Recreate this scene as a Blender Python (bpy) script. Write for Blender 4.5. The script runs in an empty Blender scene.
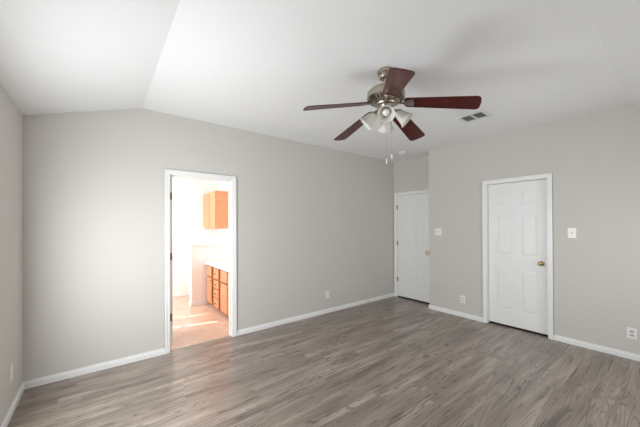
import bpy, bmesh, math, random
from mathutils import Vector, Matrix
random.seed(4)
scene = bpy.context.scene
C = scene.collection
PI = math.pi
R = math.radians

# ------------------------------------------------------------------ camera
cam_data = bpy.data.cameras.new('camera')
cam = bpy.data.objects.new('camera', cam_data)
C.objects.link(cam)
cam_data.sensor_width = 36.0
cam_data.lens = 280.905 / 640 * 36.0
cam_data.shift_y = (223.9065 - 213.5) / 640
cam_data.clip_start = 0.02
yaw, pitch, roll = 0.6615, 0.0055, -0.0043
F = Vector((math.sin(yaw) * math.cos(pitch), math.cos(yaw) * math.cos(pitch), math.sin(pitch)))
Rt = Vector((math.cos(yaw), -math.sin(yaw), 0)); Up = Rt.cross(F)
R2 = Rt * math.cos(roll) + Up * math.sin(roll); U2 = -Rt * math.sin(roll) + Up * math.cos(roll)
M = Matrix(((R2.x, U2.x, -F.x, 0), (R2.y, U2.y, -F.y, 0), (R2.z, U2.z, -F.z, 1.442), (0, 0, 0, 1)))
cam.matrix_world = M
scene.camera = cam

# ------------------------------------------------------------------ light
w = bpy.data.worlds.new('sky'); scene.world = w; w.use_nodes = True
w.node_tree.nodes['Background'].inputs[0].default_value = (0.86, 0.93, 1.0, 1)
w.node_tree.nodes['Background'].inputs[1].default_value = 1.5

def area(name, loc, target, sx, sy, power, col=(1, 1, 1), spread=180):
    d = bpy.data.lights.new(name, 'AREA'); d.shape = 'RECTANGLE'; d.size = sx; d.size_y = sy
    d.energy = power; d.color = col; d.spread = R(spread)
    o = bpy.data.objects.new(name, d); C.objects.link(o); o.location = loc
    o.rotation_euler = (Vector(target) - Vector(loc)).to_track_quat('-Z', 'Y').to_euler()
    return o
P_LEFT, P_NEAR, P_BATH = 60, 16, 54
area('daylight_left_window', (-0.54, 2.20, 1.15), (2.0, 2.20, 1.18), 1.0, 1.0, P_LEFT, (0.91, 0.965, 1.0))
area('near_wall_fill', (3.0, -0.56, 1.15), (3.0, 2.0, 1.10), 1.7, 0.9, P_NEAR, (0.95, 0.98, 1.0))  # added fill, set in an unseen opening of the near wall
area('daylight_bathroom_window', (-0.33, 5.45, 1.5), (1.4, 5.45, 1.2), 1.1, 1.1, P_BATH, (0.97, 0.985, 1.0))
sd = bpy.data.lights.new('sun', 'SUN'); sd.energy = 14; sd.angle = R(0.6); sd.color = (1, 0.97, 0.9)
sun = bpy.data.objects.new('sun', sd); C.objects.link(sun)
sun.rotation_euler = Vector((1.0, -0.24, -1.08)).to_track_quat('-Z', 'Y').to_euler()

scene.view_settings.view_transform = 'Standard'
scene.view_settings.look = 'None'
scene.view_settings.gamma = 1
scene.view_settings.exposure = 0.0
scene.cycles.max_bounces = 12
scene.cycles.diffuse_bounces = 8
scene.cycles.sample_clamp_indirect = 8

# ------------------------------------------------------------------ materials
def srgb(r, g, b):
    return tuple(((c / 255) / 12.92 if c / 255 <= 0.04045 else ((c / 255 + 0.055) / 1.055) ** 2.4) for c in (r, g, b)) + (1,)
def base(name, col, rough=0.5, metal=0.0):
    m = bpy.data.materials.new(name); m.use_nodes = True
    b = m.node_tree.nodes['Principled BSDF']
    b.inputs['Base Color'].default_value = col; b.inputs['Roughness'].default_value = rough
    b.inputs['Metallic'].default_value = metal
    return m, m.node_tree, b
def node(nt, t, **kw):
    n = nt.nodes.new(t)
    for k, v in kw.items(): setattr(n, k, v)
    return n
def texture_bump(nt, b, scale, strength, dist=0.002, detail=3):
    tc = node(nt, 'ShaderNodeTexCoord'); nz = node(nt, 'ShaderNodeTexNoise')
    nz.inputs['Scale'].default_value = scale; nz.inputs['Detail'].default_value = detail
    bp = node(nt, 'ShaderNodeBump'); bp.inputs['Strength'].default_value = strength; bp.inputs['Distance'].default_value = dist
    nt.links.new(tc.outputs['Object'], nz.inputs['Vector']); nt.links.new(nz.outputs['Fac'], bp.inputs['Height'])
    nt.links.new(bp.outputs['Normal'], b.inputs['Normal'])
    return nz
def varied(name, c1, c2, rough, scale, metal=0, bump=0.0, vec=(1, 1, 1), dist=0.0, detail=4, lo=.35, hi=.65):
    m, nt, b = base(name, c1, rough, metal)
    tc = node(nt, 'ShaderNodeTexCoord'); mp = node(nt, 'ShaderNodeMapping'); mp.inputs['Scale'].default_value = vec
    nz = node(nt, 'ShaderNodeTexNoise'); nz.inputs['Scale'].default_value = scale
    nz.inputs['Detail'].default_value = detail; nz.inputs['Distortion'].default_value = dist
    cr = node(nt, 'ShaderNodeValToRGB')
    cr.color_ramp.elements[0].color = c1; cr.color_ramp.elements[1].color = c2
    cr.color_ramp.elements[0].position = lo; cr.color_ramp.elements[1].position = hi
    nt.links.new(tc.outputs['Object'], mp.inputs['Vector']); nt.links.new(mp.outputs['Vector'], nz.inputs['Vector'])
    nt.links.new(nz.outputs['Fac'], cr.inputs['Fac']); nt.links.new(cr.outputs['Color'], b.inputs['Base Color'])
    if bump:
        bp = node(nt, 'ShaderNodeBump'); bp.inputs['Strength'].default_value = bump; bp.inputs['Distance'].default_value = 0.002
        nt.links.new(nz.outputs['Fac'], bp.inputs['Height']); nt.links.new(bp.outputs['Normal'], b.inputs['Normal'])
    return m

m_wall, nt, b = base('greige_wall_paint', srgb(208, 204, 198), 0.75); texture_bump(nt, b, 160, 0.15)
m_ceil, nt, b = base('white_ceiling_paint', srgb(236, 236, 236), 0.85); texture_bump(nt, b, 120, 0.2)
m_bwall, nt, b = base('white_bathroom_paint', srgb(240, 239, 237), 0.7); texture_bump(nt, b, 160, 0.12)
m_trim, nt, b = base('white_trim_enamel', srgb(240, 240, 238), 0.35); texture_bump(nt, b, 30, 0.03)
m_door, nt, b = base('white_door_enamel', srgb(238, 238, 236), 0.4); texture_bump(nt, b, 40, 0.04)
m_plate, nt, b = base('white_switch_plastic', srgb(240, 239, 234), 0.3); texture_bump(nt, b, 50, 0.01)
m_slot = varied('dark_slot', srgb(40, 38, 36), srgb(60, 57, 54), 0.6, 30)
m_gapshade = varied('dark_gap_shade', srgb(22, 19, 17), srgb(30, 27, 24), 0.9, 30)  # near-black colour for the shade under the closed doors
m_plategrey = varied('receptacle_grey', srgb(190, 190, 188), srgb(205, 205, 202), 0.4, 30)
m_nickel = varied('brushed_nickel', srgb(168, 158, 144), srgb(188, 179, 165), 0.32, 18, metal=1.0, vec=(1, 1, 14))
m_brass = varied('polished_brass', srgb(184, 164, 112), srgb(200, 182, 134), 0.22, 12, metal=1.0)
m_hinge = varied('aged_brass', srgb(140, 128, 92), srgb(166, 150, 108), 0.4, 25, metal=0.8)
m_mahog = varied('mahogany_blade', srgb(52, 13, 12), srgb(92, 26, 22), 0.28, 10, vec=(1.2, 14, 1), dist=0.6, lo=.3, hi=.75)
m_oak = varied('honey_oak', srgb(206, 134, 92), srgb(224, 156, 114), 0.4, 9, vec=(9, 9, 1), dist=0.8, bump=0.1)
m_oakshade = varied('oak_frame_gap_shade', srgb(118, 66, 38), srgb(142, 84, 50), 0.5, 9, vec=(9, 9, 1), dist=0.8)  # frame oak darkened to carry the shade in gaps between fronts
m_counter = varied('white_cultured_marble', srgb(244, 243, 240), srgb(236, 234, 230), 0.15, 6, dist=1.5)
m_porc = varied('white_porcelain', srgb(244, 244, 242), srgb(240, 240, 238), 0.08, 4)
m_grille = varied('louver_grey', srgb(150, 150, 143), srgb(160, 160, 152), 0.6, 20)  # plain grey of the vent louvers and the bathroom doorway strip
m_vent = varied('vent_white_enamel', srgb(226, 226, 222), srgb(220, 220, 216), 0.4, 20)
m_sub = varied('subfloor_concrete', srgb(90, 86, 80), srgb(110, 105, 98), 0.9, 8)
m_fob = varied('clear_acrylic_fob', srgb(246, 246, 244), srgb(238, 238, 236), 0.1, 20)

# frosted glass shade
m_shade, nt, b = base('frosted_glass', srgb(238, 236, 230), 0.35)
texture_bump(nt, b, 60, 0.02)
try:
    tr = node(nt, 'ShaderNodeBsdfTranslucent'); tr.inputs[0].default_value = srgb(240, 238, 232)
    mx = node(nt, 'ShaderNodeMixShader'); mx.inputs[0].default_value = 0.35
    nt.links.new(b.outputs[0], mx.inputs[1]); nt.links.new(tr.outputs[0], mx.inputs[2])
    nt.links.new(mx.outputs[0], nt.nodes['Material Output'].inputs['Surface'])
except Exception: pass
m_bulb = varied('white_bulb_glass', srgb(248, 247, 243), srgb(243, 242, 238), 0.2, 10)
m_glass = bpy.data.materials.new('window_glass'); m_glass.use_nodes = True
nt = m_glass.node_tree; nt.nodes.remove(nt.nodes['Principled BSDF'])
gt = node(nt, 'ShaderNodeBsdfTransparent'); gg = node(nt, 'ShaderNodeBsdfGlossy'); gg.inputs['Roughness'].default_value = 0.02
fr = node(nt, 'ShaderNodeFresnel'); fr.inputs[0].default_value = 1.3; mx = node(nt, 'ShaderNodeMixShader')
nt.links.new(fr.outputs[0], mx.inputs[0]); nt.links.new(gt.outputs[0], mx.inputs[1]); nt.links.new(gg.outputs[0], mx.inputs[2])
nt.links.new(mx.outputs[0], nt.nodes['Material Output'].inputs['Surface'])

# grey wood laminate, planks run along x
def laminate():
    m, nt, b = base('grey_oak_laminate', (0.3, 0.27, 0.25, 1), 0.4)
    L = nt.links.new
    b.inputs['Specular IOR Level'].default_value = 0.9
    tc = node(nt, 'ShaderNodeTexCoord')
    br = node(nt, 'ShaderNodeTexBrick'); br.offset = 0.0
    br.inputs['Color1'].default_value = (0, 0, 0, 1); br.inputs['Color2'].default_value = (1, 1, 1, 1)
    br.inputs['Mortar'].default_value = (0.5, 0.5, 0.5, 1)
    br.inputs['Scale'].default_value = 1; br.inputs['Brick Width'].default_value = 1.22
    br.inputs['Row Height'].default_value = 0.165; br.inputs['Mortar Size'].default_value = 0.0009
    br.inputs['Mortar Smooth'].default_value = 0.3
    sx = node(nt, 'ShaderNodeSeparateXYZ'); L(tc.outputs['Object'], sx.inputs[0])
    ya = node(nt, 'ShaderNodeMath', operation='ADD'); ya.inputs[1].default_value = 0.165 * 20; L(sx.outputs[1], ya.inputs[0])
    rw = node(nt, 'ShaderNodeMath', operation='DIVIDE'); rw.inputs[1].default_value = 0.165; L(ya.outputs[0], rw.inputs[0])
    fl = node(nt, 'ShaderNodeMath', operation='FLOOR'); L(rw.outputs[0], fl.inputs[0])
    wn = node(nt, 'ShaderNodeTexWhiteNoise', noise_dimensions='1D'); L(fl.outputs[0], wn.inputs['W'])
    xa = node(nt, 'ShaderNodeMath', operation='MULTIPLY_ADD'); xa.inputs[1].default_value = 1.22; L(wn.outputs['Value'], xa.inputs[0]); L(sx.outputs[0], xa.inputs[2])
    xb = node(nt, 'ShaderNodeMath', operation='ADD'); xb.inputs[1].default_value = 12.2; L(xa.outputs[0], xb.inputs[0])
    cv = node(nt, 'ShaderNodeCombineXYZ'); L(xb.outputs[0], cv.inputs[0]); L(ya.outputs[0], cv.inputs[1])
    L(cv.outputs[0], br.inputs['Vector'])
    rnd = node(nt, 'ShaderNodeSeparateColor'); L(br.outputs['Color'], rnd.inputs[0])
    # per-plank offset of the grain
    cmb = node(nt, 'ShaderNodeCombineXYZ')
    mul = node(nt, 'ShaderNodeMath', operation='MULTIPLY'); mul.inputs[1].default_value = 23.0
    L(rnd.outputs[0], mul.inputs[0]); L(mul.outputs[0], cmb.inputs[0]); L(mul.outputs[0], cmb.inputs[2])
    add = node(nt, 'ShaderNodeVectorMath', operation='ADD'); L(tc.outputs['Object'], add.inputs[0]); L(cmb.outputs[0], add.inputs[1])
    mp = node(nt, 'ShaderNodeMapping'); mp.inputs['Scale'].default_value = (0.42, 6.5, 1); L(add.outputs[0], mp.inputs['Vector'])
    # cathedral lines: contour lines of a stretched noise
    n1 = node(nt, 'ShaderNodeTexNoise'); n1.inputs['Scale'].default_value = 1.1; n1.inputs['Detail'].default_value = 1.6; n1.inputs['Roughness'].default_value = 0.5; n1.inputs['Distortion'].default_value = 0.35
    L(mp.outputs[0], n1.inputs['Vector'])
    m1 = node(nt, 'ShaderNodeMath', operation='MULTIPLY'); m1.inputs[1].default_value = 170.0; L(n1.outputs['Fac'], m1.inputs[0])
    s1 = node(nt, 'ShaderNodeMath', operation='SINE'); L(m1.outputs[0], s1.inputs[0])
    r1 = node(nt, 'ShaderNodeMapRange'); r1.inputs[1].default_value = 0.45; r1.inputs[2].default_value = 1.0; L(s1.outputs[0], r1.inputs[0])
    # fine streaks
    mp2 = node(nt, 'ShaderNodeMapping'); mp2.inputs['Scale'].default_value = (1.1, 60.0, 1); L(add.outputs[0], mp2.inputs['Vector'])
    n2 = node(nt, 'ShaderNodeTexNoise'); n2.inputs['Scale'].default_value = 1.5; n2.inputs['Detail'].default_value = 5; n2.inputs['Roughness'].default_value = 0.65
    L(mp2.outputs[0], n2.inputs['Vector'])
    # broad streaks
    mp3 = node(nt, 'ShaderNodeMapping'); mp3.inputs['Scale'].default_value = (0.8, 7.0, 1); L(add.outputs[0], mp3.inputs['Vector'])
    n3 = node(nt, 'ShaderNodeTexNoise'); n3.inputs['Scale'].default_value = 1.6; n3.inputs['Detail'].default_value = 3
    L(mp3.outputs[0], n3.inputs['Vector'])
    def mad(x, k, c):
        q = node(nt, 'ShaderNodeMath', operation='MULTIPLY_ADD'); L(x, q.inputs[0]); q.inputs[1].default_value = k
        if isinstance(c, float): q.inputs[2].default_value = c
        else: L(c, q.inputs[2])
        return q.outputs[0]
    v = mad(rnd.outputs[0], 0.07, 0.03)
    v = mad(n3.outputs['Fac'], 0.74, v)
    v = mad(n2.outputs['Fac'], 0.36, v)
    v = mad(r1.outputs[0], -0.21, v)
    cr = node(nt, 'ShaderNodeValToRGB'); e = cr.color_ramp.elements
    e[0].position = 0.30; e[0].color = srgb(88, 77, 69); e[1].position = 0.92; e[1].color = srgb(190, 177, 164)
    x = cr.color_ramp.elements.new(0.6); x.color = srgb(138, 124, 113)
    L(v, cr.inputs['Fac'])
    mix = node(nt, 'ShaderNodeMixRGB'); mix.inputs[2].default_value = srgb(108, 97, 89)
    L(br.outputs['Fac'], mix.inputs[0]); L(cr.outputs[0], mix.inputs[1]); L(mix.outputs[0], b.inputs['Base Color'])
    rr = mad(n2.outputs['Fac'], 0.2, 0.20); L(rr, b.inputs['Roughness'])
    bp = node(nt, 'ShaderNodeBump'); bp.inputs['Strength'].default_value = 0.15; bp.inputs['Distance'].default_value = 0.002
    L(v, bp.inputs['Height']); L(bp.outputs[0], b.inputs['Normal'])
    return m
m_floor = laminate()

def tile():
    m, nt, b = base('peach_ceramic_tile', srgb(214, 180, 158), 0.28)
    L = nt.links.new
    tc = node(nt, 'ShaderNodeTexCoord')
    mp = node(nt, 'ShaderNodeMapping'); mp.inputs['Location'].default_value = (0.17, 0.1, 0); L(tc.outputs['Object'], mp.inputs[0])
    br = node(nt, 'ShaderNodeTexBrick'); br.offset = 0; br.inputs['Scale'].default_value = 1
    br.inputs['Brick Width'].default_value = 0.33; br.inputs['Row Height'].default_value = 0.33
    br.inputs['Mortar Size'].default_value = 0.004; br.inputs['Mortar Smooth'].default_value = 0.2
    br.inputs['Color1'].default_value = srgb(214, 184, 164); br.inputs['Color2'].default_value = srgb(204, 172, 152)
    br.inputs['Mortar'].default_value = srgb(220, 196, 178)
    L(mp.outputs[0], br.inputs['Vector'])
    nz = node(nt, 'ShaderNodeTexNoise'); nz.inputs['Scale'].default_value = 7; nz.inputs['Detail'].default_value = 5
    L(tc.outputs['Object'], nz.inputs['Vector'])
    mx = node(nt, 'ShaderNodeMixRGB', blend_type='SOFT_LIGHT'); mx.inputs[0].default_value = 0.35
    L(br.outputs['Color'], mx.inputs[1]); L(nz.outputs['Fac'], mx.inputs[2]); L(mx.outputs[0], b.inputs['Base Color'])
    return m
m_tile = tile()

# ------------------------------------------------------------------ mesh helpers
class MB:
    def __init__(self): self.bm = bmesh.new()
    def box(self, x0, x1, y0, y1, z0, z1):
        v = [self.bm.verts.new(p) for p in ((x0,y0,z0),(x1,y0,z0),(x1,y1,z0),(x0,y1,z0),(x0,y0,z1),(x1,y0,z1),(x1,y1,z1),(x0,y1,z1))]
        for f in ((0,3,2,1),(4,5,6,7),(0,1,5,4),(1,2,6,5),(2,3,7,6),(3,0,4,7)): self.bm.faces.new([v[i] for i in f])
        return self
    def frustum(self, a, b):          # two quads (lists of 4 points), same winding
        va = [self.bm.verts.new(p) for p in a]; vb = [self.bm.verts.new(p) for p in b]
        self.bm.faces.new(va[::-1]); self.bm.faces.new(vb)
        for i in range(4): self.bm.faces.new([va[i], va[(i+1)%4], vb[(i+1)%4], vb[i]])
        return self
    def lathe(self, prof, n=32, origin=(0,0,0), axis=(0,0,1), close=False):
        q = Vector((0,0,1)).rotation_difference(Vector(axis).normalized()); o = Vector(origin)
        rings = []
        for r, z in prof:
            if r < 1e-6: rings.append([self.bm.verts.new(o + q @ Vector((0,0,z)))])
            else: rings.append([self.bm.verts.new(o + q @ Vector((r*math.cos(2*PI*i/n), r*math.sin(2*PI*i/n), z))) for i in range(n)])
        for a, b in zip(rings, rings[1:]):
            for i in range(n):
                j = (i+1) % n
                if len(a) == 1 and len(b) == 1: continue
                if len(a) == 1: self.bm.faces.new((a[0], b[j], b[i]))
                elif len(b) == 1: self.bm.faces.new((a[i], a[j], b[0]))
                else: self.bm.faces.new((a[i], a[j], b[j], b[i]))
        return self
    def tube(self, pts, r, n=10):
        pts = [Vector(p) for p in pts]; rings = []
        rr = r if isinstance(r, (list, tuple)) else [r]*len(pts)
        for k, p in enumerate(pts):
            t = (pts[min(k+1, len(pts)-1)] - pts[max(k-1, 0)]).normalized()
            q = Vector((0,0,1)).rotation_difference(t)
            rings.append([self.bm.verts.new(p + q @ Vector((rr[k]*math.cos(2*PI*i/n), rr[k]*math.sin(2*PI*i/n), 0))) for i in range(n)])
        for a, b in zip(rings, rings[1:]):
            for i in range(n): self.bm.faces.new((a[i], a[(i+1)%n], b[(i+1)%n], b[i]))
        self.bm.faces.new(rings[0][::-1]); self.bm.faces.new(rings[-1])
        return self
    def prism(self, outline, z0, z1):
        a = [self.bm.verts.new((x, y, z0)) for x, y in outline]; b = [self.bm.verts.new((x, y, z1)) for x, y in outline]
        n = len(a); self.bm.faces.new(a[::-1]); self.bm.faces.new(b)
        for i in range(n): self.bm.faces.new((a[i], a[(i+1)%n], b[(i+1)%n], b[i]))
        return self
    def build(self, name, mat, parent=None, smooth=False, bevel=0.0, mats=None):
        bmesh.ops.recalc_face_normals(self.bm, faces=self.bm.faces)
        me = bpy.data.meshes.new(name); self.bm.to_mesh(me); self.bm.free()
        me.materials.append(mat)
        o = bpy.data.objects.new(name, me); C.objects.link(o); o.parent = parent
        if smooth:
            for p in me.polygons: p.use_smooth = True
            try: me.set_sharp_from_angle(angle=R(38))
            except Exception: pass
        if bevel:
            md = o.modifiers.new('bevel', 'BEVEL'); md.width = bevel; md.segments = 2; md.limit_method = 'ANGLE'
        return o
def struct(o):
    o['kind'] = 'structure'; return o
def tag(o, label, cat, group=None):
    o['label'] = label; o['category'] = cat
    if group: o['group'] = group
    return o
def empty(name, loc, rz=0):
    o = bpy.data.objects.new(name, None); C.objects.link(o); o.location = loc; o.rotation_euler = (0, 0, rz)
    o.empty_display_size = 0.05
    return o

# ------------------------------------------------------------------ room dimensions
XL, YB, YN = -0.55, 3.593, -0.57           # left wall, back wall, near wall
XR, XA, YO = 4.467, 4.704, 2.671           # right wall, alcove wall, outer corner
ZC, ZL, XC, YC = 2.727, 2.433, 0.353, 0.335
T = 0.117                                  # wall thickness
BX0, BX1, ZD = 0.620, 1.340, 2.031         # bathroom doorway
BY1 = 6.33; BXR = 2.06; BXL = -0.40; BZ = 2.46   # bathroom

# floors
f = MB().box(XL - .12, XA + .3, YN - .12, YB + 0.0, -0.06, 0.0)
f.box(BX0 - .0, BX1 + .0, YB, YB + 0.035, -0.06, 0.0)
struct(f.build('floor', m_floor))
struct(MB().box(BXL - .12, BXR + .12, YB + .035, BY1 + .12, -0.06, -0.001).build('floor_bathroom', m_tile))

# walls
def wall_x(name, y0, y1, x0, x1, z1, holes, mat):      # wall running along x
    w_ = MB(); xs = x0
    for (a, b, za, zb) in sorted(holes):
        w_.box(xs, a, y0, y1, 0, z1)
        if za > 0: w_.box(a, b, y0, y1, 0, za)
        w_.box(a, b, y0, y1, zb, z1); xs = b
    w_.box(xs, x1, y0, y1, 0, z1)
    return struct(w_.build(name, mat))
def wall_y(name, x0, x1, y0, y1, z1, holes, mat):
    w_ = MB(); ys = y0
    for (a, b, za, zb) in sorted(holes):
        w_.box(x0, x1, ys, a, 0, z1)
        if za > 0: w_.box(x0, x1, a, b, 0, za)
        w_.box(x0, x1, a, b, zb, z1); ys = b
    w_.box(x0, x1, ys, y1, 0, z1)
    return struct(w_.build(name, mat))
J = 0.018                                   # jamb board thickness
# back wall is two skins: greige bedroom side, white bathroom side
wall_x('wall_back', YB, YB + T - .02, XL - .12, XA + .4, 2.9, [(BX0 - J, BX1 + J, 0, ZD + J)], m_wall)
wall_x('wall_bathroom_near', YB + T - .02, YB + T, BXL, BXR, BZ + .2, [(BX0 - J, BX1 + J, 0, ZD + J)], m_bwall)
WL = (1.65, 2.75, 0.50, 1.85)
wall_y('wall_left', XL - .12, XL, YN - .12, YB, 2.9, [WL], m_wall)
WN = (2.1, 3.9, 0.62, 1.92)
wall_x('wall_near', YN - .12, YN, XL, XR + .24, 2.9, [WN], m_wall)
D2a, D2b = 1.043, 1.749                     # right door opening (y)
# right wall: 5 cm deep wall skin with the doorway, backed by a deeper body with the same doorway, closed at the back
wall_y('wall_right', XR, XR + 0.235, YN, YO, 2.9, [(D2a - J, D2b + J, 0, ZD + J)], m_wall)
D1a, D1b = 2.755, 3.517
wall_y('wall_alcove', XA, XA + .22, YO - .2, YB, 2.9, [(D1a - J, D1b + J, 0, ZD + J)], m_wall)
struct(MB().box(XA + .22, XA + .34, YN, YB, 0, 2.9).box(XR + .235, XA + .22, YN, YO - .2, 0, 2.9).build('wall_hall', m_wall))
# bathroom walls
wall_x('wall_bathroom_far', BY1, BY1 + .12, BXL - .12, BXR + .12, BZ + .2, [], m_bwall)
WB = (4.60, 6.00, 0.95, 2.05)
wall_y('wall_bathroom_left', BXL - .12, BXL, YB + T, BY1, BZ + .2, [WB], m_bwall)
wall_y('wall_bathroom_right', BXR, BXR + .12, YB + T, BY1, BZ + .2, [], m_bwall)
struct(MB().box(BXL - .12, BXR + .12, YB + .09, BY1 + .12, BZ, BZ + .1).build('ceiling_bathroom', m_ceil))
# vaulted ceiling: flat field with slopes down to the left and the near wall
def ceiling():
    bm = bmesh.new()
    s = (ZC - ZL) / (XC - XL); e = .11
    lo = ZL - s * e
    def P(x, y, z): return (x, y, z)
    pts = [P(XC, YC, ZC), P(XA + .34, YC, ZC), P(XA + .34, YB + .09, ZC), P(XC, YB + .09, ZC),
           P(XL - e, YN - e, lo), P(XA + .34, YN - e, lo), P(XL - e, YB + .09, lo)]
    fs = [(0, 1, 2, 3), (4, 5, 1, 0), (4, 0, 3, 6)]
    v = [bm.verts.new(p) for p in pts]; t = [bm.verts.new((p[0], p[1], p[2] + .14)) for p in pts]
    for q in fs:
        bm.faces.new([v[i] for i in q][::-1]); bm.faces.new([t[i] for i in q])
    for a, b in ((4, 5), (5, 1), (1, 2), (2, 3), (3, 6), (6, 4)): bm.faces.new((v[a], v[b], t[b], t[a]))
    k = MB(); k.bm.free(); k.bm = bm
    return struct(k.build('ceiling', m_ceil))
ceiling()

# added unseen slab outside, keeps the sun out of the left window
struct(MB().box(-2.6, XL - .12, -1.0, 3.3, 2.45, 2.6).build('added_sun_blocker', m_trim))

# baseboards
BH, BT = 0.068, 0.014
def board_x(name, x0, x1, y, side, mat=m_trim):   # side -1: room lies at smaller y
    k = MB(); k.box(x0, x1, *sorted((y, y + side * BT)), 0, BH * .70).box(x0, x1, *sorted((y, y + side * BT * .35)), BH * .70, BH)
    return struct(k.build(name, mat, bevel=.0015))
def board_y(name, y0, y1, x, side, mat=m_trim):
    k = MB(); k.box(*sorted((x, x + side * BT)), y0, y1, 0, BH * .70).box(*sorted((x, x + side * BT * .35)), y0, y1, BH * .70, BH)
    return struct(k.build(name, mat, bevel=.0015))
CW = 0.057
board_x('baseboard_back_left', XL, BX0 - CW, YB, -1)
board_x('baseboard_back_right', BX1 + CW, XA, YB, -1)
board_y('baseboard_left', YN, YB - BT, XL, 1)
board_y('baseboard_right_far', D2b + CW, YO + BT, XR, -1)
board_y('baseboard_right_near', YN, D2a - CW, XR, -1)
board_x('baseboard_return', XR, XA, YO, 1)
board_x('baseboard_bathroom_far', BXL, BXR, BY1, -1)

# door casings and jambs
def casing_x(name, x0, x1, y, side, y_in0, y_in1):       # opening in a wall along x
    k = MB(); a, c = sorted((y, y + side * .012)); a2, c2 = sorted((y, y + side * .019))
    k.box(x0 - CW, x0 - .004, a, c, 0, ZD + .004).box(x1 + .004, x1 + CW, a, c, 0, ZD + .004).box(x0 - CW, x1 + CW, a, c, ZD + .004, ZD + CW)
    k.box(x0 - CW, x0 - CW * .62, a2, c2, 0, ZD + CW * .62).box(x1 + CW * .62, x1 + CW, a2, c2, 0, ZD + CW * .62).box(x0 - CW, x1 + CW, a2, c2, ZD + CW * .62, ZD + CW)
    k.box(x0 - J, x0, y_in0, y_in1, 0, ZD).box(x1, x1 + J, y_in0, y_in1, 0, ZD).box(x0 - J, x1 + J, y_in0, y_in1, ZD, ZD + J)
    return struct(k.build(name, m_trim, bevel=.0015))
def casing_y(name, y0, y1, x, side, x_in0, x_in1):
    k = MB(); a, c = sorted((x, x + side * .012)); a2, c2 = sorted((x, x + side * .019))
    k.box(a, c, y0 - CW, y0 - .004, 0, ZD + .004).box(a, c, y1 + .004, y1 + CW, 0, ZD + .004).box(a, c, y0 - CW, y1 + CW, ZD + .004, ZD + CW)
    k.box(a2, c2, y0 - CW, y0 - CW * .62, 0, ZD + CW * .62).box(a2, c2, y1 + CW * .62, y1 + CW, 0, ZD + CW * .62).box(a2, c2, y0 - CW, y1 + CW, ZD + CW * .62, ZD + CW)
    k.box(x_in0, x_in1, y0 - J, y0, 0, ZD).box(x_in0, x_in1, y1, y1 + J, 0, ZD).box(x_in0, x_in1, y0 - J, y1 + J, ZD, ZD + J)
    return struct(k.build(name, m_trim, bevel=.0015))
casing_x('trim_1', BX0, BX1, YB, -1, YB, YB + T)
casing_y('trim_2', D2a, D2b, XR, -1, XR, XR + .12)
casing_y('trim_3', D1a, D1b, XA, -1, XA, XA + .12)
# stop strips on the closed door of the right wall and on the bathroom doorway
k = MB().box(BX1 - .011, BX1, YB + .045, YB + .08, 0, ZD).box(BX0, BX1, YB + .045, YB + .08, ZD - .011, ZD)
struct(k.build('trim_4', m_trim, bevel=.001))
struct(MB().frustum([(BX0, YB + .022, 0), (BX1, YB + .022, 0), (BX1, YB + .048, 0), (BX0, YB + .048, 0)],
                    [(BX0, YB + .028, .005), (BX1, YB + .028, .005), (BX1, YB + .042, .005), (BX0, YB + .042, .005)]).build('trim_5', m_grille))

struct(MB().box(XR + .048, XR + .13, D2a, D2b, 0, .010).build('door_gap_shade_1', m_gapshade))  # dark strips stand in for the shaded gap under each door
struct(MB().box(XA + .003, XA + .13, D1a, D1b, 0, .010).build('door_gap_shade_2', m_gapshade))
# six-panel door slab: local x along width 0..w, y thickness 0..th, z up; both faces panelled
def slab_mesh(w_, z0=0.026, h=ZD - .004, th=.035):
    k = MB(); d = .007; st = .105; mul = .10
    zs = [(.245, .825), (1.015, 1.59), (1.69, 1.91)]
    k.box(st * .9, w_ - st * .9, d, th - d, z0 + .1, h - .06)
    k.box(0, st, 0, th, z0, h).box(w_ - st, w_, 0, th, z0, h).box(w_/2 - mul/2, w_/2 + mul/2, 0, th, z0, h)
    prev = z0
    for a, b in zs + [(h, h)]:
        k.box(st, w_/2 - mul/2, 0, th, prev, a).box(w_/2 + mul/2, w_ - st, 0, th, prev, a); prev = b
    for a, b in zs:
        for xa, xb in ((st, w_/2 - mul/2), (w_/2 + mul/2, w_ - st)):
            for s, yy in ((-1, d), (1, th - d)):
                g, e = .014, .034
                q1 = [(xa+g, yy, a+g), (xb-g, yy, a+g), (xb-g, yy, b-g), (xa+g, yy, b-g)]
                y2 = yy + s * (d - .0015)
                q2 = [(xa+e, y2, a+e), (xb-e, y2, a+e), (xb-e, y2, b-e), (xa+e, y2, b-e)]
                k.frustum(q1, q2)
    return k
def knob(parent, loc, out, mat=m_brass):                 # out: unit vector
    k = MB().lathe([(0, 0), (.031, 0), (.031, .004), (.026, .009), (.012, .012), (.010, .030), (.018, .036), (.026, .046), (.028, .055), (.024, .064), (.012, .069), (0, .070)], 24, loc, out)
    return k.build('door_handle', mat, parent, smooth=True)
def hinge(parent, x, y, z, mat=m_hinge):
    k = MB().tube([(x, y, z - .045), (x, y, z + .045)], .0075, 10).box(x - .001, x + .02, y + .004, y + .007, z - .043, z + .043)
    return k.build('hinge', mat, parent)
# door_1: alcove door, local x -> world -y (hinge side at the back wall), local y -> world -x... placed by rotation
def place_door(name, w_, loc, rz, knob_x, hinges_x=None, knob_sides=(-1, 1), hy=-.005):
    t = struct(empty(name, loc, rz))
    slab_mesh(w_).build('slab', m_door, t, bevel=.0012)
    for s in knob_sides: knob(t, (knob_x, 0 if s < 0 else .035, .935), (0, s, 0))
    if hinges_x is not None:
        for z in (.36, 1.08, 1.80): hinge(t, hinges_x, hy, z)
    return t
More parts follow.
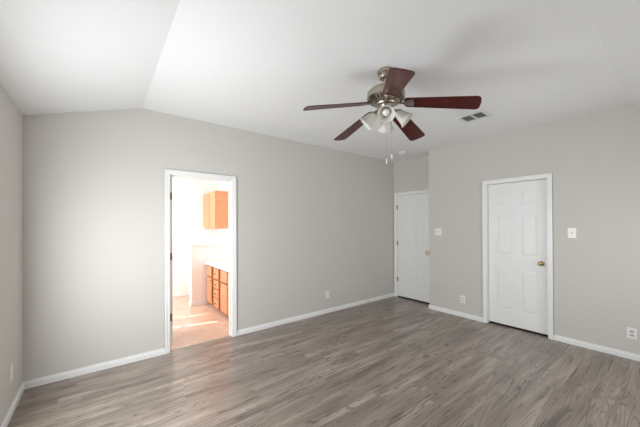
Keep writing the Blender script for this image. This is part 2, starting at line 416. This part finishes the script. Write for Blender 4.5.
# rz=-90deg: local x -> world -y, local y -> world +x
place_door('door_1', D1b - D1a - .008, (XA + .004, D1b - .004, 0), R(-90), D1b - D1a - .075, -.003, (-1,))
place_door('door_2', D2b - D2a - .008, (XR + .050, D2b - .004, 0), R(-90), D2b - D2a - .075, None, (-1,))
# door_3: bathroom door standing open into the bathroom, hinge edge towards the bedroom
d3 = struct(empty('door_3', (BX0 + .050, YB + .128, 0), R(90)))
slab_mesh(.70).build('slab', m_door, d3, bevel=.0012)
knob(d3, (.635, 0, .935), (0, -1, 0)); knob(d3, (.635, .035, .935), (0, 1, 0))
for z in (.36, 1.08, 1.80):
    hk = MB().tube([(-.006, .040, z - .045), (-.006, .040, z + .045)], .0075, 10).box(-.004, -.001, .006, .034, z - .043, z + .043)
    hk.build('hinge', m_hinge, d3)

# windows behind / beside the camera
def window_y(name, x, hole, sun_streak_mask=False):            # window in a wall along y, glass mid-wall
    t = struct(empty(name, (x, (hole[0]+hole[1])/2, hole[2])))
    h, ww = hole[3] - hole[2], (hole[1] - hole[0]) / 2
    k = MB(); q = .045
    k.box(-.02, .02, -ww, -ww + q, 0, h).box(-.02, .02, ww - q, ww, 0, h).box(-.02, .02, -ww + q, ww - q, 0, q).box(-.02, .02, -ww + q, ww - q, h - q, h)
    k.box(-.014, .014, -ww + q, ww - q, h/2 - .02, h/2 + .02)
    k.build('window_frame', m_trim, t, bevel=.002)
    MB().box(-.003, .003, -ww + q, ww - q, q, h - q).build('pane', m_glass, t)
    return t
window_y('window_1', XL - .06, WL)
w2 = window_y('fill_window', (WN[0] + WN[1]) / 2, (-(WN[1]-WN[0])/2, (WN[1]-WN[0])/2, WN[2], WN[3]))  # unseen window, added to go with the near-wall fill
w2.location = ((WN[0] + WN[1]) / 2, YN - .06, WN[2]); w2.rotation_euler = (0, 0, R(90))
w3 = window_y('window_3', BXL - .06, WB)
# unseen slats added to cut the sun into two narrow streaks
yc = (WB[0] + WB[1]) / 2
gaps = [(4.715, 4.765), (5.20, 5.225)]
k = MB(); ys = WB[0]
for a, b in gaps + [(WB[1], WB[1])]:
    n = max(1, round((a - ys) / .09)); st = (a - ys) / n
    for i in range(n): k.box(.034 + .002 * (i % 2), .037 + .002 * (i % 2), ys + i*st - yc, ys + (i+1)*st - yc, 0, WB[3] - WB[2])
    ys = b
k.build('sun_streak_mask', m_vent, w3)

# ------------------------------------------------------------------ bathroom: pony wall
PY0, PY1, PX = 5.40, 5.515, 1.275
VX = 1.55                                   # vanity front
struct(MB().box(PX, BXR, PY0, PY1, 0, 1.085).build('wall_pony', m_bwall))
k = MB().box(PX - .035, BXR, PY0 - .03, PY1 + .03, 1.085, 1.115).box(PX - .018, BXR, PY0 - .014, PY1 + .014, 1.06, 1.085)
struct(k.build('trim_6', m_trim, bevel=.004))
k = MB().box(PX, VX, PY0 - BT, PY0, 0, BH).box(PX - BT, PX, PY0 - BT, PY1 + BT, 0, BH).box(PX, BXR, PY1, PY1 + BT, 0, BH)
struct(k.build('baseboard_pony', m_trim, bevel=.0015))

# vanity
VY0, VY1 = 4.06, PY0 - BT
v = empty('vanity_cabinet', (VX, VY0, 0)); W = VY1 - VY0
tag(v, 'honey oak vanity cabinet with doors and a drawer stack under the white bathroom counter', 'cabinet')
MB().box(.003, BXR - VX - .002, 0, W, .05, .735).box(.05, BXR - VX - .002, 0, W, 0, .05).build('body', m_oakshade, v)
def panel_front(k, y0, y1, z0, z1, x=0, raised=True):
    k.box(x - .018, x + .002, y0, y1, z0, z1)
    if raised:
        g, e = .045, .06
        k.frustum([(x - .018, y1 - g, z0 + g), (x - .018, y0 + g, z0 + g), (x - .018, y0 + g, z1 - g), (x - .018, y1 - g, z1 - g)],
                  [(x - .023, y1 - e, z0 + e), (x - .023, y0 + e, z0 + e), (x - .023, y0 + e, z1 - e), (x - .023, y1 - e, z1 - e)])
    return k
def vknob(parent, y, z, x=0, name='knob'):
    MB().lathe([(0, 0), (.006, 0), (.006, .012), (.014, .018), (.015, .024), (.009, .029), (0, .030)], 16, (x, y, z), (-1, 0, 0)).build(name, m_hinge, parent, smooth=True)
def L(y): return y - VY0
# false fronts and doors either side of the drawer stack
for (ya, yb, kn) in ((5.09, 5.375, 5.13), (4.33, 4.62, 4.58)):
    panel_front(MB(), L(ya), L(yb), .545, .715, raised=False).build('false_front', m_oak, v, bevel=.003)
    d = panel_front(MB(), L(ya), L(yb), .06, .515).build('door', m_oak, v, bevel=.003); vknob(d, L(kn), .47, -.018)
for za, zb in ((.545, .715), (.38, .515), (.225, .36), (.06, .205)):
    d = panel_front(MB(), L(4.72), L(4.975), za, zb, raised=False).build('drawer', m_oak, v, bevel=.003); vknob(d, L(4.843), (za + zb) / 2, -.018)
for ya, yb in ((4.08, 4.29),):
    d = panel_front(MB(), L(ya), L(yb), .06, .69).build('door', m_oak, v, bevel=.003); vknob(d, L(4.26), .47, -.018)
k = MB().box(VX - .03, BXR, VY0 - .01, PY0, .735, .785).box(BXR - .02, BXR, VY0 - .01, PY0, .785, .87).box(VX - .01, BXR - .02, PY0 - .02, PY0, .785, .87)
tag(k.build('vanity_counter', m_counter, bevel=.006), 'white vanity countertop with backsplash on the oak bathroom cabinet', 'countertop')

# upper cabinet above the toilet
UX = 1.755
u = empty('wall_cabinet', (UX, PY1, 1.39)); tag(u, 'honey oak two-door wall cabinet hung high on the bathroom wall', 'cabinet')
UW, UH = BY1 - PY1 - .003, .735
MB().box(.002, BXR - UX, 0, UW, 0, UH).build('body', m_oak, u, bevel=.002)
for ya, yb, kn in ((.02, UW/2 - .01, UW/2 - .05), (UW/2 + .01, UW - .02, UW/2 + .05)):
    d = panel_front(MB(), ya, yb, .015, UH - .015).build('door', m_oak, u, bevel=.003)

# toilet, facing -x
t = empty('toilet', (1.72, 5.94, 0)); tag(t, 'white toilet mostly hidden behind the half wall in the bathroom', 'toilet')
def oval(cx, rx, ry, z, n=28): return [(cx + rx * math.cos(2*PI*i/n), ry * math.sin(2*PI*i/n), z) for i in range(n)]
def loft(k, rings):
    vs = [[k.bm.verts.new(p) for p in r] for r in rings]
    for a, b in zip(vs, vs[1:]):
        for i in range(len(a)): k.bm.faces.new((a[i], a[(i+1) % len(a)], b[(i+1) % len(a)], b[i]))
    k.bm.faces.new(vs[0][::-1]); k.bm.faces.new(vs[-1]); return k
loft(MB(), [oval(.02, .22, .12, 0), oval(.02, .20, .11, .06), oval(0, .17, .10, .16), oval(-.06, .23, .14, .26), oval(-.10, .29, .18, .34), oval(-.11, .295, .185, .385)]).build('bowl', m_porc, t, smooth=True)
loft(MB(), [oval(-.115, .285, .18, .386), oval(-.115, .295, .188, .395), oval(-.115, .29, .185, .41), oval(-.115, .27, .17, .418)]).build('seat_lid', m_porc, t, smooth=True)
MB().box(.15, .335, -.22, .22, .40, .74).build('tank', m_porc, t, bevel=.02)
MB().box(.14, .338, -.23, .23, .742, .775).build('tank_lid', m_porc, t, bevel=.01)

# ------------------------------------------------------------------ ceiling fan
FX, FY = 1.867, 1.499
fan = empty('ceiling_fan', (FX, FY, ZC)); tag(fan, 'brushed nickel ceiling fan with five mahogany blades and a four-shade light kit', 'ceiling fan')
def z_(z): return z - ZC
prof = lambda P: [(r, z_(z)) for r, z in P]
MB().lathe(prof([(0, ZC), (.064, ZC), (.068, ZC - .006), (.068, 2.701), (.066, 2.696), (.056, 2.693), (.055, 2.688), (.059, 2.684), (.058, 2.670), (.052, 2.660), (.040, 2.653), (.022, 2.650), (0, 2.650)]), 40).build('canopy', m_nickel, fan, smooth=True)
MB().lathe(prof([(0, 2.66), (.0125, 2.66), (.0125, 2.585), (.028, 2.583), (.030, 2.568), (0, 2.566)]), 24).build('downrod', m_nickel, fan, smooth=True)
MB().lathe(prof([(0, 2.578), (.06, 2.576), (.10, 2.572), (.135, 2.562), (.150, 2.545), (.153, 2.53), (.153, 2.503), (.156, 2.500), (.156, 2.493), (.150, 2.488), (.128, 2.470), (.100, 2.456), (.090, 2.450), (0, 2.450)]), 56).build('motor_housing', m_nickel, fan, smooth=True)
k = MB()
for i in range(30):                        # cooling slots in the lower bevel of the housing
    a = 2*PI*i/30; ca, sa = math.cos(a), math.sin(a); wv = .005
    def Q(r, z, s): return (r*ca - s*wv*sa, r*sa + s*wv*ca, z_(z))
    k.frustum([Q(.144, 2.4830, -1), Q(.144, 2.4830, 1), Q(.112, 2.4625, 1), Q(.112, 2.4625, -1)],
              [Q(.146, 2.4800, -1), Q(.146, 2.4800, 1), Q(.114, 2.4595, 1), Q(.114, 2.4595, -1)])
k.build('cooling_slots', m_slot, fan)
MB().lathe(prof([(0, 2.452), (.082, 2.452), (.086, 2.446), (.082, 2.438), (.055, 2.434), (.050, 2.420), (.058, 2.414), (.060, 2.375), (.052, 2.362), (.030, 2.352), (.016, 2.350), (.014, 2.335), (0, 2.333)]), 40).build('switch_housing', m_nickel, fan, smooth=True)
# blades: one blade with its iron, copied around
def blade_outline():
    r0, r1, w0, w1 = .150, .698, .058, .078
    pts = []
    def corner(cx, cy, rad, a0, a1, n=7): return [(cx + rad*math.cos(R(a0 + (a1-a0)*i/n)), cy + rad*math.sin(R(a0 + (a1-a0)*i/n))) for i in range(n+1)]
    pts += corner(r0 + .03, -w0 + .03, .03, 180, 270); pts += corner(r1 - .034, -w1 + .034, .034, 270, 355)
    pts += [(r1 + .004, 0)]
    pts += corner(r1 - .034, w1 - .034, .034, 5, 90); pts += corner(r0 + .03, w0 - .03, .03, 90, 180)
    return pts
blade = MB().prism(blade_outline(), -.003, .003).build('blade', m_mahog, fan, bevel=.001)
ik = MB()
arm = [(.078, .018), (.10, .012), (.122, .009), (.138, .011), (.160, .024), (.190, .037), (.212, .044), (.222, .045)]
pts = [(x, -y) for x, y in arm] + [(.229, 0)] + [(x, y) for x, y in arm[::-1]]
ik.prism(pts, -.0085, -.0035)
for x, y in ((.185, .018), (.185, -.018), (.220, 0)): ik.lathe([(0, -.012), (.004, -.0115), (.006, -.0085)], 10, (x, y, 0))
iron = ik.build('blade_iron', m_nickel, blade, smooth=True, bevel=.001)
PH0, DROOP, PITCH, Z0 = R(-60.84), math.atan(.1827), R(-12), 2.463
blades = []
for i in range(5):
    if i == 0: b_, n_ = blade, iron
    else:
        b_ = blade.copy(); C.objects.link(b_); n_ = iron.copy(); C.objects.link(n_); n_.parent = b_
    b_.parent = fan
    mt = Matrix.Translation((0, 0, z_(Z0))) @ Matrix.Rotation(R(1.5), 4, Vector((math.cos(R(119)), math.sin(R(119)), 0))) @ Matrix.Rotation(PH0 + i*2*PI/5, 4, 'Z') @ Matrix.Rotation(DROOP, 4, 'Y') @ Matrix.Rotation(PITCH, 4, 'X')
    b_.matrix_basis = mt; blades.append(b_)
# light kit: four arms with bell shades, tilted 42 degrees down
CA = math.atan2(-FY, -FX)
TILT = R(42)
def kit(phi):
    d = Vector((math.cos(TILT)*math.cos(phi), math.cos(TILT)*math.sin(phi), -math.sin(TILT)))
    o = Vector((.082*math.cos(phi), .082*math.sin(phi), z_(2.376)))
    h = Vector((.045*math.cos(phi), .045*math.sin(phi), z_(2.392)))
    mid = Vector((.070*math.cos(phi), .070*math.sin(phi), z_(2.392)))
    arm_ = MB().tube([h, mid, o - d*.004, o + d*.002], .008, 12).build('light_arm', m_nickel, fan, smooth=True)
    MB().lathe([(0, -.012), (.016, -.012), (.024, -.004), (.027, .004), (.027, .016), (0, .016)], 28, o, d).build('shade_holder', m_nickel, arm_, smooth=True)
    outp = [(.024, .006), (.028, .014), (.036, .030), (.042, .052), (.047, .074), (.054, .096), (.063, .112), (.069, .119)]
    inn = [(r - .003, z - .001) for r, z in outp[::-1]]
    MB().lathe(outp + inn, 36, o, d).build('shade', m_shade, arm_, smooth=True)
    MB().lathe([(0, .016), (.013, .016), (.013, .034), (.018, .044), (.027, .060), (.029, .072), (.025, .086), (.014, .096), (0, .099)], 24, o, d).build('bulb', m_bulb, arm_, smooth=True)
for i in range(4): kit(CA + i*PI/2)
# pull chains
rv, cv = Vector((Rt.x, Rt.y, 0)), Vector((math.cos(CA), math.sin(CA), 0))
for sx, zb in ((.004, 1.950), (.046, 1.992)):
    p = rv * sx + cv * .012 if sx < .01 else rv * sx
    k = MB(); ztop = 2.345 if sx < .01 else 2.375
    k.tube([(p.x, p.y, z_(ztop)), (p.x, p.y, z_(zb + .04))], .0006, 6)
    ch = k.build('pull_chain', m_nickel, fan)
    MB().lathe([(0, z_(zb)), (.005, z_(zb + .003)), (.0062, z_(zb + .012)), (.0045, z_(zb + .034)), (.002, z_(zb + .042)), (0, z_(zb + .043))], 14, (p.x, p.y, 0)).build('fob', m_fob, ch, smooth=True)

# ------------------------------------------------------------------ ceiling vent and smoke detector
v = empty('ceiling_vent', (3.49, 1.50, ZC)); tag(v, 'white ceiling air vent with two grey louvred panels beside the fan blade', 'vent')
k = MB(); X0, X1, Y0, Y1 = -.135, .145, -.165, .155
hx0, hx1 = -.092, .090
k.box(X0, hx0, Y0, Y1, -.008, 0).box(hx1, X1, Y0, Y1, -.008, 0).box(hx0, hx1, Y0, -.115, -.008, 0).box(hx0, hx1, .115, Y1, -.008, 0).box(hx0, hx1, -.012, .012, -.008, 0)
k.build('vent_frame', m_vent, v, bevel=.003)
for ya, yb in ((-.115, -.012), (.012, .115)):
    k = MB().box(hx0, hx1, ya, yb, -.0012, -.0004)
    n = 9
    for i in range(n):
        x = hx0 + (i + .5) * (hx1 - hx0) / n
        k.frustum([(x - .007, ya, -.0068), (x - .006, ya, -.0076), (x - .006, yb, -.0076), (x - .007, yb, -.0068)],
                  [(x + .004, ya, -.0016), (x + .005, ya, -.0024), (x + .005, yb, -.0024), (x + .004, yb, -.0016)])
    k.build('louver_panel', m_grille, v)
s = empty('smoke_detector', (4.18, 3.0, ZC)); tag(s, 'small round white smoke detector on the ceiling near the alcove', 'smoke detector')
MB().lathe([(0, 0), (.068, 0), (.068, -.010), (.064, -.014), (0, -.014)], 36).build('base', m_plate, s, smooth=True)
MB().lathe([(0, -.0142), (.058, -.0142), (.058, -.026), (.050, -.034), (.030, -.038), (0, -.038)], 36).build('cover', m_plate, s, smooth=True)

# ------------------------------------------------------------------ switches and outlets
# local frame: plate in the x-z plane, front towards -y; rz turns it on its wall
def plate(name, loc, rz, w_, h_, label, cat, group=None):
    o = empty(name, loc, rz); tag(o, label, cat, group)
    MB().box(-w_/2, w_/2, -.006, 0, -h_/2, h_/2).build('cover_plate', m_plate, o, bevel=.0025)
    return o
def toggle(o, x):
    MB().frustum([(x - .005, -.006, -.012), (x + .005, -.006, -.012), (x + .005, -.006, .012), (x - .005, -.006, .012)],
                 [(x - .004, -.016, .002), (x + .004, -.016, .002), (x + .004, -.016, .010), (x - .004, -.016, .010)]).build('toggle', m_plategrey, o)
def insert(o):
    MB().box(-.0165, .0165, -.0085, -.0055, -.033, .033).build('insert', m_plate, o, bevel=.0012)
def receptacles(o, m_plategrey=m_plategrey):
    for dz in (-.0195, .0195):
        r_ = MB().box(-.0165, .0165, -.0078, -.0055, dz - .0135, dz + .0135).build('receptacle', m_plategrey, o, bevel=.001)
        MB().box(-.008, -.0055, -.0085, -.0076, dz - .003, dz + .007).box(.0055, .008, -.0085, -.0076, dz - .003, dz + .006).box(-.002, .002, -.0085, -.0076, dz - .010, dz - .006).build('slot', m_slot, r_)
o = plate('light_switch', (XR, 2.50, 1.327), R(-90), .116, .116, 'white double light switch plate on the wall between the two white doors', 'light switch', 'light switches')
toggle(o, -.023); toggle(o, .023)
o = plate('light_switch', (XR, .806, 1.338), R(-90), .078, .118, 'white single light switch plate right of the right-hand door', 'light switch', 'light switches')
toggle(o, 0)
o = plate('wall_outlet', (XR, 2.107, .275), R(-90), .075, .116, 'white wall outlet low between the two closed white doors', 'outlet', 'wall outlets'); receptacles(o, m_vent)
o = plate('wall_outlet', (XR, .329, .277), R(-90), .075, .116, 'white wall outlet low on the right wall at the right edge of the photo', 'outlet', 'wall outlets'); receptacles(o)
o = plate('wall_outlet', (2.948, YB, .297), 0, .075, .116, 'white wall plate low on the back wall, right of the bathroom doorway', 'outlet', 'wall outlets'); insert(o)
o = plate('wall_outlet', (XL, 3.169, .318), R(90), .075, .118, 'white wall plate low on the left wall near the corner', 'outlet', 'wall outlets'); insert(o)
# door stop on the back baseboard
s = empty('door_stop', (3.90, YB - .014, .038)); tag(s, 'small spring door stop on the back baseboard beside the alcove door', 'door stop')
MB().lathe([(0, 0), (.010, 0), (.010, .004), (.006, .007)] + [(.0042 + .0012*(i % 2), .007 + i*.0028) for i in range(18)] + [(0, .058)], 14, (0, 0, 0), (0, -1, 0)).build('spring', m_hinge, s)
MB().lathe([(0, .056), (.008, .056), (.0085, .064), (.007, .070), (0, .071)], 14, (0, 0, 0), (0, -1, 0)).build('bumper', m_plate, s, smooth=True)
